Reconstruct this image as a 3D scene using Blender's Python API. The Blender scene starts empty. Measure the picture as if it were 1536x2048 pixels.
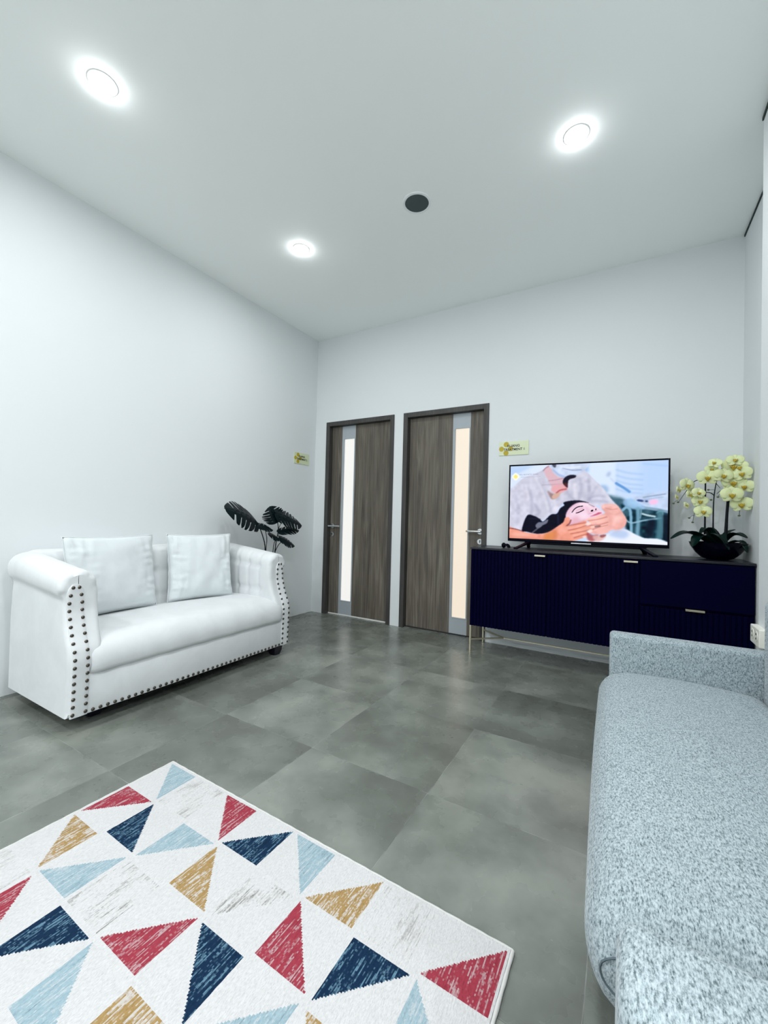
import bpy, bmesh, math, random
import numpy as np
from mathutils import Vector, Matrix, noise
C = bpy.context.scene.collection
R = math.radians
PI = math.pi
rnd = random.Random(7)

# ------------------------------------------------------------------ room measures (metres)
XL, XR, XN = -3.05, 0.556, 0.682          # left wall, right wall, recessed right wall by the sideboard
YB, YF = 3.622, -4.2                      # back wall, wall behind the viewer
YC = 2.614                                # where the right wall steps back
HC = 3.071                                # ceiling height

# ------------------------------------------------------------------ helpers
def srgb(r, g, b):
    f = lambda c: (c/255/12.92) if c/255 <= .04045 else ((c/255+.055)/1.055)**2.4
    return (f(r), f(g), f(b), 1)

def mat(name, col, rough=.6, metal=0, spec=.5, **kw):
    m = bpy.data.materials.new(name); m.use_nodes = True
    b = m.node_tree.nodes['Principled BSDF']
    b.inputs['Base Color'].default_value = col if len(col) == 4 else (*col, 1)
    b.inputs['Roughness'].default_value = rough
    b.inputs['Metallic'].default_value = metal
    b.inputs['Specular IOR Level'].default_value = spec
    for k, v in kw.items():
        b.inputs[k.replace('_', ' ')].default_value = v
    return m

class NT:
    """small node-tree builder"""
    def __init__(s, m): s.t = m.node_tree; s.n = s.t.nodes; s.b = s.n['Principled BSDF']
    def add(s, typ, **kw):
        n = s.n.new(typ)
        for k, v in kw.items(): setattr(n, k, v)
        return n
    def link(s, a, b): s.t.links.new(a, b)
    def coord(s, scale=(1, 1, 1), which='Object'):
        t = s.add('ShaderNodeTexCoord'); m = s.add('ShaderNodeMapping')
        m.inputs['Scale'].default_value = scale
        s.link(t.outputs[which], m.inputs['Vector']); return m.outputs['Vector']
    def noise(s, vec, scale, detail=4, rough=.55, dist=0):
        n = s.add('ShaderNodeTexNoise'); n.inputs['Scale'].default_value = scale
        n.inputs['Detail'].default_value = detail; n.inputs['Roughness'].default_value = rough
        n.inputs['Distortion'].default_value = dist
        s.link(vec, n.inputs['Vector']); return n.outputs['Fac']
    def ramp(s, fac, stops, interp_='LINEAR'):
        r = s.add('ShaderNodeValToRGB'); r.color_ramp.interpolation = interp_; e = r.color_ramp.elements
        while len(e) < len(stops): e.new(.5)
        for i, (p, c) in enumerate(stops):
            e[i].position = p; e[i].color = c if len(c) == 4 else (*c, 1)
        s.link(fac, r.inputs['Fac']); return r.outputs['Color']
    def mix(s, fac, a, b, blend='MIX'):
        m = s.add('ShaderNodeMix', data_type='RGBA', blend_type=blend)
        for sock, v in ((m.inputs['Factor'], fac), (m.inputs['A'], a), (m.inputs['B'], b)):
            pass
        fi, ai, bi = m.inputs[0], m.inputs[6], m.inputs[7]
        for sock, v in ((fi, fac), (ai, a), (bi, b)):
            if hasattr(v, 'links') or hasattr(v, 'is_linked'): s.link(v, sock)
            else: sock.default_value = v
        return m.outputs[2]
    def math(s, op, a, b=0):
        m = s.add('ShaderNodeMath', operation=op)
        for sock, v in ((m.inputs[0], a), (m.inputs[1], b)):
            if hasattr(v, 'is_linked'): s.link(v, sock)
            else: sock.default_value = v
        return m.outputs[0]
    def bump(s, h, strength=.2, dist=.01):
        b = s.add('ShaderNodeBump'); b.inputs['Strength'].default_value = strength
        b.inputs['Distance'].default_value = dist
        s.link(h, b.inputs['Height']); s.link(b.outputs['Normal'], s.b.inputs['Normal'])

def obj(name, bm, m, parent=None, smooth=None, origin=(0, 0, 0)):
    """link a bmesh (or mesh) as ONE mesh object; smooth = sharp angle in degrees"""
    if isinstance(bm, bmesh.types.BMesh):
        bmesh.ops.recalc_face_normals(bm, faces=bm.faces)
        me = bpy.data.meshes.new(name); bm.to_mesh(me); bm.free()
    else: me = bm
    if any(origin): me.transform(Matrix.Translation(-Vector(origin)))
    for mm in (m if isinstance(m, (list, tuple)) else [m]): me.materials.append(mm)
    if smooth:
        me.polygons.foreach_set('use_smooth', [True]*len(me.polygons))
        me.set_sharp_from_angle(angle=R(smooth))
    o = bpy.data.objects.new(name, me); C.objects.link(o)
    if parent: o.parent = parent
    return o

def tag(o, label, cat, group=None):
    o['label'] = label; o['category'] = cat
    if group: o['group'] = group
    return o

def thing(name, label, cat, loc=(0, 0, 0), rotz=0, group=None):
    o = bpy.data.objects.new(name, None); C.objects.link(o); o.empty_display_size = .05
    o.location = loc; o.rotation_euler = (0, 0, rotz)
    return tag(o, label, cat, group)

def struct(name, bm, m, parent=None, **kw):
    o = obj(name, bm, m, parent, **kw); o['kind'] = 'structure'; return o

def box(bm, x0, x1, y0, y1, z0, z1, bev=0, seg=2, mi=0):
    x0, x1 = min(x0, x1), max(x0, x1); y0, y1 = min(y0, y1), max(y0, y1); z0, z1 = min(z0, z1), max(z0, z1)
    v = [bm.verts.new((x, y, z)) for z in (z0, z1) for y in (y0, y1) for x in (x0, x1)]
    fs = [bm.faces.new([v[i] for i in q]) for q in
          ((0, 2, 3, 1), (4, 5, 7, 6), (0, 1, 5, 4), (2, 6, 7, 3), (0, 4, 6, 2), (1, 3, 7, 5))]
    for f in fs: f.material_index = mi
    if bev:
        es = {e for f in fs for e in f.edges}
        bmesh.ops.bevel(bm, geom=list(es), offset=bev, segments=seg, affect='EDGES', profile=.5)
    return bm

def boxbm(*a, **k): return box(bmesh.new(), *a, **k)

def loft(bm, rings, closed=True, cap=True, loop=False):
    vs = [[bm.verts.new(p) for p in r] for r in rings]
    n = len(rings[0]); m = len(rings)
    for i in range(m if loop else m-1):
        a, b = vs[i], vs[(i+1) % m]
        for j in range(n if closed else n-1):
            k = (j+1) % n
            bm.faces.new((a[j], a[k], b[k], b[j]))
    if cap and not loop:
        for r in (vs[0], vs[-1]):
            c = sum((v.co for v in r), Vector())/n
            cv = bm.verts.new(c)
            for j in range(n): bm.faces.new((r[j], r[(j+1) % n], cv))
    return bm

def cr(pts, n, closed=False):
    """Catmull-Rom through pts, resampled to n points evenly by length"""
    P = [Vector(p) for p in pts]; L = len(P); out = []
    segs = L if closed else L-1
    for i in range(segs):
        p0 = P[(i-1) % L] if closed or i > 0 else P[0]*2-P[1]
        p1, p2 = P[i], P[(i+1) % L]
        p3 = P[(i+2) % L] if closed or i+2 < L else p2*2-p1
        for k in range(12):
            t = k/12
            out.append(.5*((2*p1)+(p2-p0)*t+(2*p0-5*p1+4*p2-p3)*t*t+(3*p1-p0-3*p2+p3)*t**3))
    out.append(P[0].copy() if closed else P[-1].copy())
    d = [0]
    for a, b in zip(out, out[1:]): d.append(d[-1]+(b-a).length)
    res = []; j = 0
    for i in range(n):
        s = d[-1]*i/(n if closed else n-1)
        while j < len(d)-2 and d[j+1] < s: j += 1
        f = (s-d[j])/max(1e-9, d[j+1]-d[j])
        res.append(out[j].lerp(out[j+1], min(1, f)))
    return res

def tube(bm, pts, r, n=8, cap=True):
    """round tube along pts; r a number or one radius per point"""
    P = [Vector(p) for p in pts]; rings = []
    up = Vector((.123, .456, .88)).normalized()
    for i, p in enumerate(P):
        t = (P[min(i+1, len(P)-1)]-P[max(i-1, 0)]).normalized()
        a = t.cross(up); a = a.normalized() if a.length > .05 else t.cross(Vector((1, 0, 0))).normalized()
        b = t.cross(a); rr = r[i] if hasattr(r, '__len__') else r
        rings.append([p+(a*math.cos(2*PI*k/n)+b*math.sin(2*PI*k/n))*rr for k in range(n)])
    return loft(bm, rings, cap=cap)

def bar(bm, a, b, w, h=None):
    """square bar between two points"""
    a, b = Vector(a), Vector(b); h = h or w; t = (b-a).normalized()
    s = t.cross(Vector((0, 0, 1))); s = s.normalized() if s.length > .01 else Vector((1, 0, 0))
    u = s.cross(t)
    return loft(bm, [[p+s*x*w/2+u*y*h/2 for x, y in ((-1, -1), (1, -1), (1, 1), (-1, 1))] for p in (a, b)])

def lathe(bm, prof, cx, cy, n=48, sy=1):
    rings = [[(cx+r*math.cos(2*PI*k/n), cy+sy*r*math.sin(2*PI*k/n), z) for k in range(n)] for r, z in prof]
    return loft(bm, rings)

def ball(bm, c, r, u=12, v=8, sc=(1, 1, 1), rot=None):
    M = Matrix.Translation(c) @ (rot.to_4x4() if rot else Matrix.Identity(4)) @ Matrix.Diagonal((*sc, 1))
    bmesh.ops.create_uvsphere(bm, u_segments=u, v_segments=v, radius=r, matrix=M)
    return bm

def interp(x, tab):
    return float(np.interp(x, [t[0] for t in tab], [t[1] for t in tab]))

# ------------------------------------------------------------------ materials
def wall_mat(name, col):
    m = mat(name, col, .75, spec=.25); n = NT(m)
    v = n.coord(); f = n.noise(v, 260, 3); n.bump(f, .08, .002); return m
M_wall = wall_mat('white_wall_paint', (.705, .735, .742))
M_ceil = wall_mat('white_ceiling_paint', (.92, .95, .93))
M_gap = mat('shadow_gap_dark', (.03, .045, .04), .9)

def floor_mat():
    m = mat('grey_vinyl_tile', (.2, .21, .2), .35, spec=.6); n = NT(m)
    T = .586
    g = n.add('ShaderNodeTexCoord'); sep = n.add('ShaderNodeSeparateXYZ'); n.link(g.outputs['Object'], sep.inputs[0])
    u = n.math('DIVIDE', n.math('ADD', sep.outputs['X'], .65+T*10), T)
    w = n.math('DIVIDE', n.math('ADD', sep.outputs['Y'], -1.502+T*10), T)
    fu, fw = n.math('FLOOR', u), n.math('FLOOR', w)
    cell = n.add('ShaderNodeCombineXYZ'); n.link(fu, cell.inputs[0]); n.link(fw, cell.inputs[1])
    wn = n.add('ShaderNodeTexWhiteNoise', noise_dimensions='3D'); n.link(cell.outputs[0], wn.inputs['Vector'])
    # each tile has its own cut of the cloudy print
    off = n.add('ShaderNodeVectorMath', operation='SCALE'); n.link(wn.outputs['Color'], off.inputs[0]); off.inputs['Scale'].default_value = 30
    ad = n.add('ShaderNodeVectorMath', operation='ADD'); n.link(g.outputs['Object'], ad.inputs[0]); n.link(off.outputs[0], ad.inputs[1])
    vec = ad.outputs[0]
    c1 = n.noise(vec, 2.7, 4, .52, .15); c2 = n.noise(vec, 8, 3, .5); c3 = n.noise(vec, 45, 2, .5)
    f = n.math('ADD', n.math('MULTIPLY', c1, .82), n.math('MULTIPLY', c2, .18))
    f = n.math('ADD', f, n.math('MULTIPLY', n.math('SUBTRACT', wn.outputs['Value'], .5), .12))
    f = n.math('ADD', f, n.math('MULTIPLY', n.math('SUBTRACT', c3, .5), .05))
    col = n.ramp(f, [(.28, (.085, .090, .078)), (.45, (.130, .143, .126)), (.58, (.180, .196, .174)), (.74, (.27, .283, .25))], 'B_SPLINE')
    # fine joint between the tiles
    def edge(x): 
        fr = n.math('FRACT', x); d = n.math('ABSOLUTE', n.math('SUBTRACT', fr, .5)); return n.math('GREATER_THAN', d, .5-.0021)
    e = n.math('MAXIMUM', edge(u), edge(w))
    jcol = n.ramp(c2, [(.4, (.09, .095, .09)), (.62, (.30, .32, .30))])
    col = n.mix(e, col, jcol)
    n.link(col, n.b.inputs['Base Color'])
    r = n.ramp(c2, [(.3, (.25,)*3), (.7, (.30,)*3)])
    n.link(r, n.b.inputs['Roughness'])
    n.bump(n.math('SUBTRACT', n.math('MULTIPLY', c3, .06), e), .10, .002)
    return m
M_floor = floor_mat()

def wood_mat(name, dark, mid, light, vertical=True):
    m = mat(name, mid, .5, spec=.3); n = NT(m)
    v = n.coord((34, 34, 1.1) if vertical else (1.1, 34, 34))
    a = n.noise(v, 1.0, 6, .6, 1.4); b = n.noise(n.coord((160, 160, 2.2)), 1, 3, .6, .3)
    big = n.noise(n.coord((5, 5, .7)), 1.6, 2, .5, 1.5)
    f = n.math('ADD', n.math('ADD', n.math('MULTIPLY', a, .55), n.math('MULTIPLY', b, .2)), n.math('MULTIPLY', big, .25))
    n.link(n.ramp(f, [(.32, dark), (.5, mid), (.68, light)]), n.b.inputs['Base Color'])
    n.bump(b, .1, .001); return m
M_door = wood_mat('grey_walnut_veneer', (.050, .043, .035), (.118, .102, .082), (.225, .205, .172))
M_frame = wood_mat('dark_frame_veneer', (.030, .029, .027), (.055, .053, .050), (.09, .086, .08))
M_alu = mat('pale_grey_door_inlay', (.36, .40, .43), .45, spec=.4)
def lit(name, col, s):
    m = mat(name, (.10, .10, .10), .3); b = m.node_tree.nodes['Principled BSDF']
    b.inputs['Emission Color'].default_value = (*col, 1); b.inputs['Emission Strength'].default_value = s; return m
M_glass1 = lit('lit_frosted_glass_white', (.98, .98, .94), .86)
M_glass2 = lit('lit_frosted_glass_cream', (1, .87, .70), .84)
M_steel = mat('brushed_steel', (.62, .64, .65), .28, 1)
M_hole = mat('keyhole_black', (.01, .01, .012), .6)
M_gaplight = mat('pale_under_door_light', (.75, .76, .74), .5)

def velvet(name, col):
    m = mat(name, col, .85, spec=.2, Sheen_Weight=.25, Sheen_Roughness=.4); n = NT(m)
    v = n.coord(); c = n.noise(v, 7, 5, .6, .5); f = n.noise(v, 420, 2)
    k = [x*.93 for x in col[:3]]
    n.link(n.ramp(c, [(.35, k), (.65, col)]), n.b.inputs['Base Color']); n.bump(f, .10, .002); return m
M_velvet = velvet('white_velvet', (.68, .70, .71))
M_cushion = velvet('white_cushion_cloth', (.66, .70, .71))
M_nail = mat('antique_brass_nail', (.11, .098, .08), .28, .9)
M_foot = mat('black_sofa_foot', (.006, .006, .014), .4)

def heather(name):
    m = mat(name, (.4, .45, .47), .95, spec=.1, Sheen_Weight=.15); n = NT(m)
    a = n.noise(n.coord((1, .55, .40)), 330, 4, .7); b = n.noise(n.coord((1, .30, .6)), 460, 3, .7)
    c = n.noise(n.coord((1, .40, .8)), 250, 3, .7)
    f = n.math('ADD', n.math('MULTIPLY', a, .4), n.math('ADD', n.math('MULTIPLY', b, .3), n.math('MULTIPLY', c, .3)))
    n.link(n.ramp(f, [(.38, (.045, .068, .075)), (.45, (.17, .215, .23)), (.52, (.33, .39, .415)), (.63, (.47, .535, .56))]), n.b.inputs['Base Color'])
    n.bump(f, .3, .003); return m
M_heather = heather('grey_heather_fabric')
M_pipe = mat('dark_piping', (.08, .11, .125), .9)

M_navy = mat('navy_black_lacquer', (.0005, .0005, .015), .5, spec=.03)
M_navytop = mat('navy_black_top', (.004, .005, .012), .35, spec=.5)
M_brass = mat('pale_brass', (.62, .57, .43), .35, .85)
M_black = mat('black_plastic', (.0012, .0012, .006), .4, spec=.08)
M_silver = mat('silver_strip', (.6, .6, .62), .3, .8)
M_sign = mat('cream_sign_acrylic', srgb(206, 214, 178), .25)
M_gold = mat('mustard_sign_print', srgb(178, 158, 12), .4)
M_ink = mat('black_sign_lettering', (.02, .025, .02), .5)
M_socket = mat('ivory_socket_plastic', (.80, .80, .72), .4)
M_trim = mat('white_lamp_trim', (.85, .86, .86), .4)
M_lamp = lit('lamp_diffuser', (.96, .975, 1), 50)
M_vent = mat('grey_speaker_cloth', (.055, .075, .075), .8)

# ------------------------------------------------------------------ the setting
XO, YO = 3.3, .20        # unseen lobby added to the right behind the viewer, to bring in light
struct('floor', boxbm(XL-.2, XO+.2, YF-.2, YB+.3, -.12, 0), M_floor)
struct('ceiling', boxbm(XL-.2, XO+.2, YF-.2, YB+.3, HC, HC+.12), M_ceil)
struct('wall_left', boxbm(XL-.15, XL, YF-.15, YB+.25, 0, HC), M_wall)
struct('wall_front', boxbm(XL, XO+.15, YF-.15, YF, 0, HC), M_wall)
struct('wall_added_lobby', boxbm(XO, XO+.15, YF, YO+.15, 0, HC), M_wall)
struct('wall_added_lobby_end', boxbm(XN+.15, XO, YO, YO+.15, 0, HC), M_wall)
struct('wall_right', boxbm(XR, XN+.15, YO, YC, 0, HC), M_wall)
struct('wall_alcove', boxbm(XN, XN+.15, YC, YB+.25, 0, HC), M_wall)
DOORS = ((-2.895, -2.028), (-1.922, -1.060)); DT = 2.124
bm = bmesh.new(); xs = [XL, DOORS[0][0], DOORS[0][1], DOORS[1][0], DOORS[1][1], XN]
for i in range(5):
    z0 = DT if i in (1, 3) else 0
    box(bm, xs[i], xs[i+1], YB, YB+.2, z0, HC)
struct('wall_back', bm, M_wall)
struct('shadow_gap_1', boxbm(XN-.006, XN, YC+.002, YB, HC-.014, HC), M_gap)  # dark strips paint the shade of the shadow gap under the ceiling
struct('shadow_gap_2', boxbm(XR-.006, XR, YO, YC, HC-.016, HC), M_gap)

YL = YB+.048            # face of the door leaves
def door(idx, x0, x1, sx0, sx1, gx0, gx1, hx, hdir, glass, gap_light):
    fw = .047; zt = DT-fw
    d = bpy.data.objects.new('door_%d' % idx, None); C.objects.link(d); d['kind'] = 'structure'
    o = (0.5*(x0+x1), YB, 0); d.location = o
    b = bmesh.new()
    box(b, x0, x0+fw, YB-.008, YB+.10, 0, DT, .002); box(b, x1-fw, x1, YB-.008, YB+.10, 0, DT, .002)
    box(b, x0+fw, x1-fw, YB-.008, YB+.10, zt, DT, .002)
    obj('door_frame', b, M_frame, d, origin=o)
    lx0, lx1, lz0, lz1 = x0+fw+.003, x1-fw-.003, .012, zt-.003
    gz0, gz1 = .162, 1.931
    b = bmesh.new()
    box(b, lx0, sx0, YL, YL+.04, lz0, lz1); box(b, sx1, lx1, YL, YL+.04, lz0, lz1)
    leaf = obj('door_leaf', b, M_door, d, origin=o)
    b = bmesh.new()
    box(b, sx0, sx1, YL, YL+.04, gz1, lz1); box(b, sx0, sx1, YL, YL+.04, lz0, gz0)
    box(b, sx0, gx0, YL, YL+.04, gz0, gz1); box(b, gx1, sx1, YL, YL+.04, gz0, gz1)
    # glazing bead
    for q in ((gx0-.006, gx0, gz0-.006, gz1+.006), (gx1, gx1+.006, gz0-.006, gz1+.006)):
        box(b, q[0], q[1], YL-.004, YL, q[2], q[3])
    box(b, gx0, gx1, YL-.004, YL, gz1, gz1+.006); box(b, gx0, gx1, YL-.004, YL, gz0-.006, gz0)
    obj('glazing_strip', b, M_alu, d, origin=o)['label'] = 'pale grey panel strip holding the glass'
    obj('glass_pane', boxbm(gx0, gx1, YL+.012, YL+.022, gz0, gz1), glass, d, origin=o)['label'] = 'lit frosted glass pane'
    b = bmesh.new()
    tube(b, [(hx, YL-.008, .972), (hx, YL, .972)], .026, 24)
    tube(b, [(hx, YL, .972), (hx, YL-.05, .972)], .009, 12)
    h = obj('door_handle', b, M_steel, d, smooth=40, origin=o)
    b = bmesh.new()
    pts = [(hx-hdir*.020, YL-.050, .972), (hx+hdir*.10, YL-.050, .972), (hx+hdir*.112, YL-.047, .972), (hx+hdir*.116, YL-.036, .972)]
    tube(b, pts, .0095, 12)
    obj('lever', b, M_steel, h, smooth=40, origin=o)
    b = bmesh.new(); tube(b, [(hx, YL-.007, .880), (hx, YL, .880)], .025, 24)
    k = obj('key_plate', b, M_steel, d, smooth=40, origin=o)
    b = boxbm(hx-.003, hx+.003, YL-.009, YL-.006, .868, .888); ball(b, (hx, YL-.007, .887), .006, sc=(1, .3, 1))
    obj('keyhole', b, M_hole, k, origin=o)
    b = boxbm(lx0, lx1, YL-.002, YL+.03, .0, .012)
    obj('door_gap_strip', b, M_gaplight if gap_light else M_hole, d, origin=o)  # pale strip stands for light leaking under the door
    # wall lining behind the closed leaf
    obj('door_back_panel', boxbm(x0+fw, x1-fw, YL+.0401, YL+.052, 0, zt), M_frame, d, origin=o)
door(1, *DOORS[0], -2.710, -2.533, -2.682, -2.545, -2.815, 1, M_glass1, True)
door(2, *DOORS[1], -1.417, -1.244, -1.393, -1.2545, -1.134, -1, M_glass2, False)

# ------------------------------------------------------------------ signs
def text_mesh(s, size, align='LEFT', space=1.0, extrude=.0004):
    cu = bpy.data.curves.new('t', 'FONT'); cu.body = s; cu.size = size; cu.align_x = align
    cu.extrude = extrude; cu.resolution_u = 3; cu.space_character = space; cu.offset = size*.018
    o = bpy.data.objects.new('t', cu); C.objects.link(o)
    dg = bpy.context.evaluated_depsgraph_get(); dg.update()
    me = bpy.data.meshes.new_from_object(o.evaluated_get(dg))
    bpy.data.objects.remove(o); bpy.data.curves.remove(cu); me.materials.clear()
    return me

def sign(loc, rot, w, h, num, label):
    t = thing('room_sign', label, 'sign', loc, 0, 'treatment room signs'); t.rotation_euler = rot
    # local: x along the sign, z up, -y towards the room
    obj('plate', boxbm(0, w, -.006, 0, 0, h, .0012), M_sign, t)
    k = w/880
    for (cx, cy, r, thk) in ((515, 440, 80, .0008), (370, 570, 76, .0008), (510, 698, 78, .0008), (648, 570, 74, .0006)):
        b = bmesh.new(); x, z = (cx-300)*k, h-(cy-350)*k*1.02
        tube(b, [(x, -.006-thk, z), (x, -.0058, z)], r*k, 32)
        obj('petal_mark', b, M_gold, t)
    for s, x, y, size in (('RUANG', 545, 525, 88), ('TREATMENT '+num, 440, 636, 88)):
        me = text_mesh(s, size*k*1.18)
        xs_ = [v.co.x for v in me.vertices]; wid = max(xs_)-min(xs_)
        tgt = ((910-545) if s == 'RUANG' else (1055-440))*k
        me.transform(Matrix.Translation(((x-300)*k, -.0074, h-(y-350)*k)) @ Matrix.Rotation(PI/2, 4, 'X') @ Matrix.Diagonal((tgt/wid, 1, 1, 1)))
        obj('lettering', me, M_ink, t)
    return t
sign((-.963, YB, 1.645), (0, 0, 0), .249, .121, '1', 'cream room sign with gold flower on back wall between right door and television')
sign((XL, 3.275, 1.636), (0, 0, PI/2), .236, .120, '2', 'cream room sign with gold flower on left wall above the monstera')

# ------------------------------------------------------------------ ceiling fittings
def downlight(x, y, label, watts=None):
    t = thing('ceiling_downlight', label, 'ceiling light', (x, y, HC), 0, 'round ceiling downlights')
    b = bmesh.new()
    loft(b, [[(r*math.cos(2*PI*k/48), r*math.sin(2*PI*k/48), z) for k in range(48)] for r, z in ((.060, 0), (.060, -.003), (.055, -.005), (.0465, -.004), (.0465, 0))], cap=False)
    obj('trim_ring', b, M_trim, t, smooth=50)
    b = bmesh.new(); lathe(b, [(.046, 0), (.0455, -.010), (.041, -.019), (.032, -.026), (.020, -.030), (.008, -.031)], 0, 0)
    obj('diffuser', b, M_lamp, t, smooth=60)
    L = bpy.data.lights.new('lamp', 'AREA'); L.shape = 'DISK'; L.size = .085; L.energy = watts or LAMP_W; L.color = (.955, .975, 1.0)
    lo = bpy.data.objects.new('lamp', L); C.objects.link(lo); lo.parent = t; lo.location = (0, 0, -.036)
LAMP_W = 8
downlight(-2.135, .94, 'lit round downlight over the near end of the white sofa, leftmost of the three')
downlight(-2.12, 2.289, 'lit round downlight near the two doors, the smallest looking of the three')
downlight(-.244, 2.278, 'lit round downlight nearest the television wall on the right of the ceiling')
for (x, y) in ((-.244, .70), (-2.135, -.6), (-.244, -.6), (-2.135, -2.0), (-.244, -2.0), (-2.135, -3.3), (-.244, -3.3), (1.6, -.6), (1.6, -2.0), (1.6, -3.3)):  # unseen lamps added for fill, stronger than the visible ones
    downlight(x, y, 'added unseen round downlight on the ceiling out of view, for fill light', 22.5)
t = thing('ceiling_speaker', 'round dark grey ceiling speaker with a white rim between the downlights', 'speaker', (-1.164, 2.297, HC))
b = bmesh.new()
loft(b, [[(r*math.cos(2*PI*k/48), r*math.sin(2*PI*k/48), z) for k in range(48)] for r, z in ((.090, 0), (.089, -.005), (.081, -.008), (.075, -.006), (.075, 0))], cap=False)
obj('rim', b, M_trim, t, smooth=50)
b = bmesh.new(); lathe(b, [(.075, 0), (.075, -.004), (.05, -.0055), (.02, -.006)], 0, 0)
obj('grille', b, M_vent, t, smooth=50)['label'] = 'dark grey mesh grille'

# ------------------------------------------------------------------ wall socket
t = thing('wall_socket', 'ivory double wall socket beside the sideboard, above the grey sofa arm', 'socket', (XR, 2.535, .565))
obj('face_plate', boxbm(-.030, 0, -.075, .072, -.037, .046, .004), M_socket, t)
for y in (-.035, .032):
    b = bmesh.new(); tube(b, [(-.0315, y, .008), (-.029, y, .008)], .024, 24); o = obj('outlet', b, M_socket, t, smooth=40)
    b = bmesh.new()
    for dz in (-.010, .010): tube(b, [(-.0325, y, .008+dz), (-.031, y, .008+dz)], .005, 12)
    obj('pin_hole', b, M_hole, o)

# ------------------------------------------------------------------ white sofa
SO = (-2.64, 1.685, 0); yL0, yR0 = .942, 2.428
XF = [(.07, -2.262), (.20, -2.258), (.30, -2.255), (.35, -2.253), (.40, -2.264), (.46, -2.293), (.52, -2.315), (.58, -2.330), (.66, -2.334), (.80, -2.334)]
sofa = thing('white_sofa', 'white velvet two-seat sofa with brass nailhead trim against left wall', 'sofa', SO)
def biscuit(u, v, pu, pv, u0, v0):
    """depth of biscuit tufting at (u, v)"""
    du = abs((u-u0+pu/2) % pu - pu/2); dv = abs((v-v0+pv/2) % pv - pv/2)
    return .007*math.exp(-(du/.012)**2)+.007*math.exp(-(dv/.012)**2)+.012*math.exp(-(du*du+dv*dv)/.018**2)
def arm(side):
    out = cr([(.0, .076), (0, .25), (-.001, .45), (.003, .58), (.005, .635), (-.014, .655), (-.023, .69), (-.013, .733), (.018, .762), (.065, .774),
              (.110, .764), (.141, .735), (.154, .69), (.157, .63), (.156, .54), (.153, .45), (.148, .385), (.128, .325), (.098, .29), (.092, .20), (.092, .076)], 92)
    out = [Vector((p.x, p.y)) for p in out]
    cen = Vector((.06, .45)); n = len(out)
    nor = []
    for i in range(n):
        a, b_ = out[i-1], out[(i+1) % n]; d = (b_-a).normalized(); nor.append(Vector((d.y, -d.x)))
    if sum(nor[i].dot(out[i]-cen) for i in range(n)) < 0: nor = [-v for v in nor]
    rings = []
    def ring(xoff, shrink, base=None):
        r = []
        for p, nn in zip(out, nor):
            q = p-nn*shrink
            x = (interp(p.y, XF)-xoff) if base is None else base
            w = q.x
            if base is not None or xoff > .05:
                if p.x > .10 and .40 < p.y < .765:
                    k = min(1, (interp(p.y, XF)-.06-x)/.06); k = max(0, k)
                    w -= k*1.1*biscuit(x, p.y, .118, .17, -2.45, .50)
            y = yL0+w if side < 0 else yR0-w
            lift = .052*min(1, max(0, (-2.36-x)/.50))*min(1, max(0, (p.y-.45)/.25))
            r.append(Vector((x, y, max(q.y, .076)+lift)))
        return r
    def inner(k):
        return [Vector((p.x, (yL0+.06 if side < 0 else yR0-.06)*(1-k)+p.y*k, p.z)) for p in ring(0, .024)]
    rings += [inner(k) for k in (.02, .3, .6, .85)]
    rings += [ring(.0, .024), ring(.003, .013), ring(.010, .005), ring(.022, .0005), ring(.035, 0), ring(.055, 0)]
    front = -2.40
    for x in np.arange(front, -2.96, -.0115): rings.append(ring(0, 0, float(x)))
    # the arm's gathered roll: small pleats around the front of the roll
    for ri, amp in ((4, .002), (5, .0035), (6, .0045), (7, .003), (8, .0015)):
        for j, p in enumerate(rings[ri]):
            z = out[j].y
            if z > .60:
                a = math.atan2(z-.69, out[j].x-.065)
                p.x -= amp*max(0, math.cos(a*7.0))**4*3.6
    rings.append(ring(0, .02, -2.975))
    b = loft(bmesh.new(), rings[:-1], cap=False)
    cv = b.verts.new(sum(rings[-1], Vector())/n); b.verts.ensure_lookup_table(); lastv = [b.verts[len(b.verts)-1-n+j] for j in range(n)]
    for j in range(n): b.faces.new((lastv[j], lastv[(j+1) % n], cv))
    return obj('arm', b, M_velvet, sofa, smooth=60, origin=SO)
arm(-1); arm(1)
# base body and apron
b = boxbm(-3.02, -2.262, yL0+.06, yR0-.06, .076, .27, .004)
obj('apron', b, M_velvet, sofa, smooth=35, origin=SO)
b = boxbm(-3.0, -2.29, yL0+.03, yR0-.03, .066, .082); obj('underside_shade_sheet', b, M_foot, sofa, origin=SO)  # black sheet paints the dark shade under the sofa
# seat
def seat_prof(crown):
    return cr([(-2.90, .30), (-2.90, .40), (-2.86, .425), (-2.72, .437+crown*.4), (-2.50, .442+crown), (-2.35, .432+crown), (-2.285, .412+crown*.6), (-2.250, .372), (-2.240, .325),
               (-2.243, .285), (-2.256, .266), (-2.30, .262), (-2.60, .262), (-2.88, .262)], 64, True)
rings = []
ys = [1.036, 1.040, 1.05] + list(np.linspace(1.07, 2.30, 40)) + [2.32, 2.33, 2.334]
for y in ys:
    e = min(y-1.036, 2.334-y); k = 1-max(0, 1-e/.03)**2*.03
    c = .012*math.sin(PI*(y-1.036)/1.298)
    wr = .0016*math.sin(y*31)+.0012*math.sin(y*57+1)
    rings.append([(-2.55+(p.x+2.55)*k+(wr if p.x > -2.3 else 0), y, .35+(p.y-.35)*k) for p in seat_prof(c)])
b = loft(bmesh.new(), rings); obj('seat', b, M_velvet, sofa, smooth=60, origin=SO)
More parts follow.
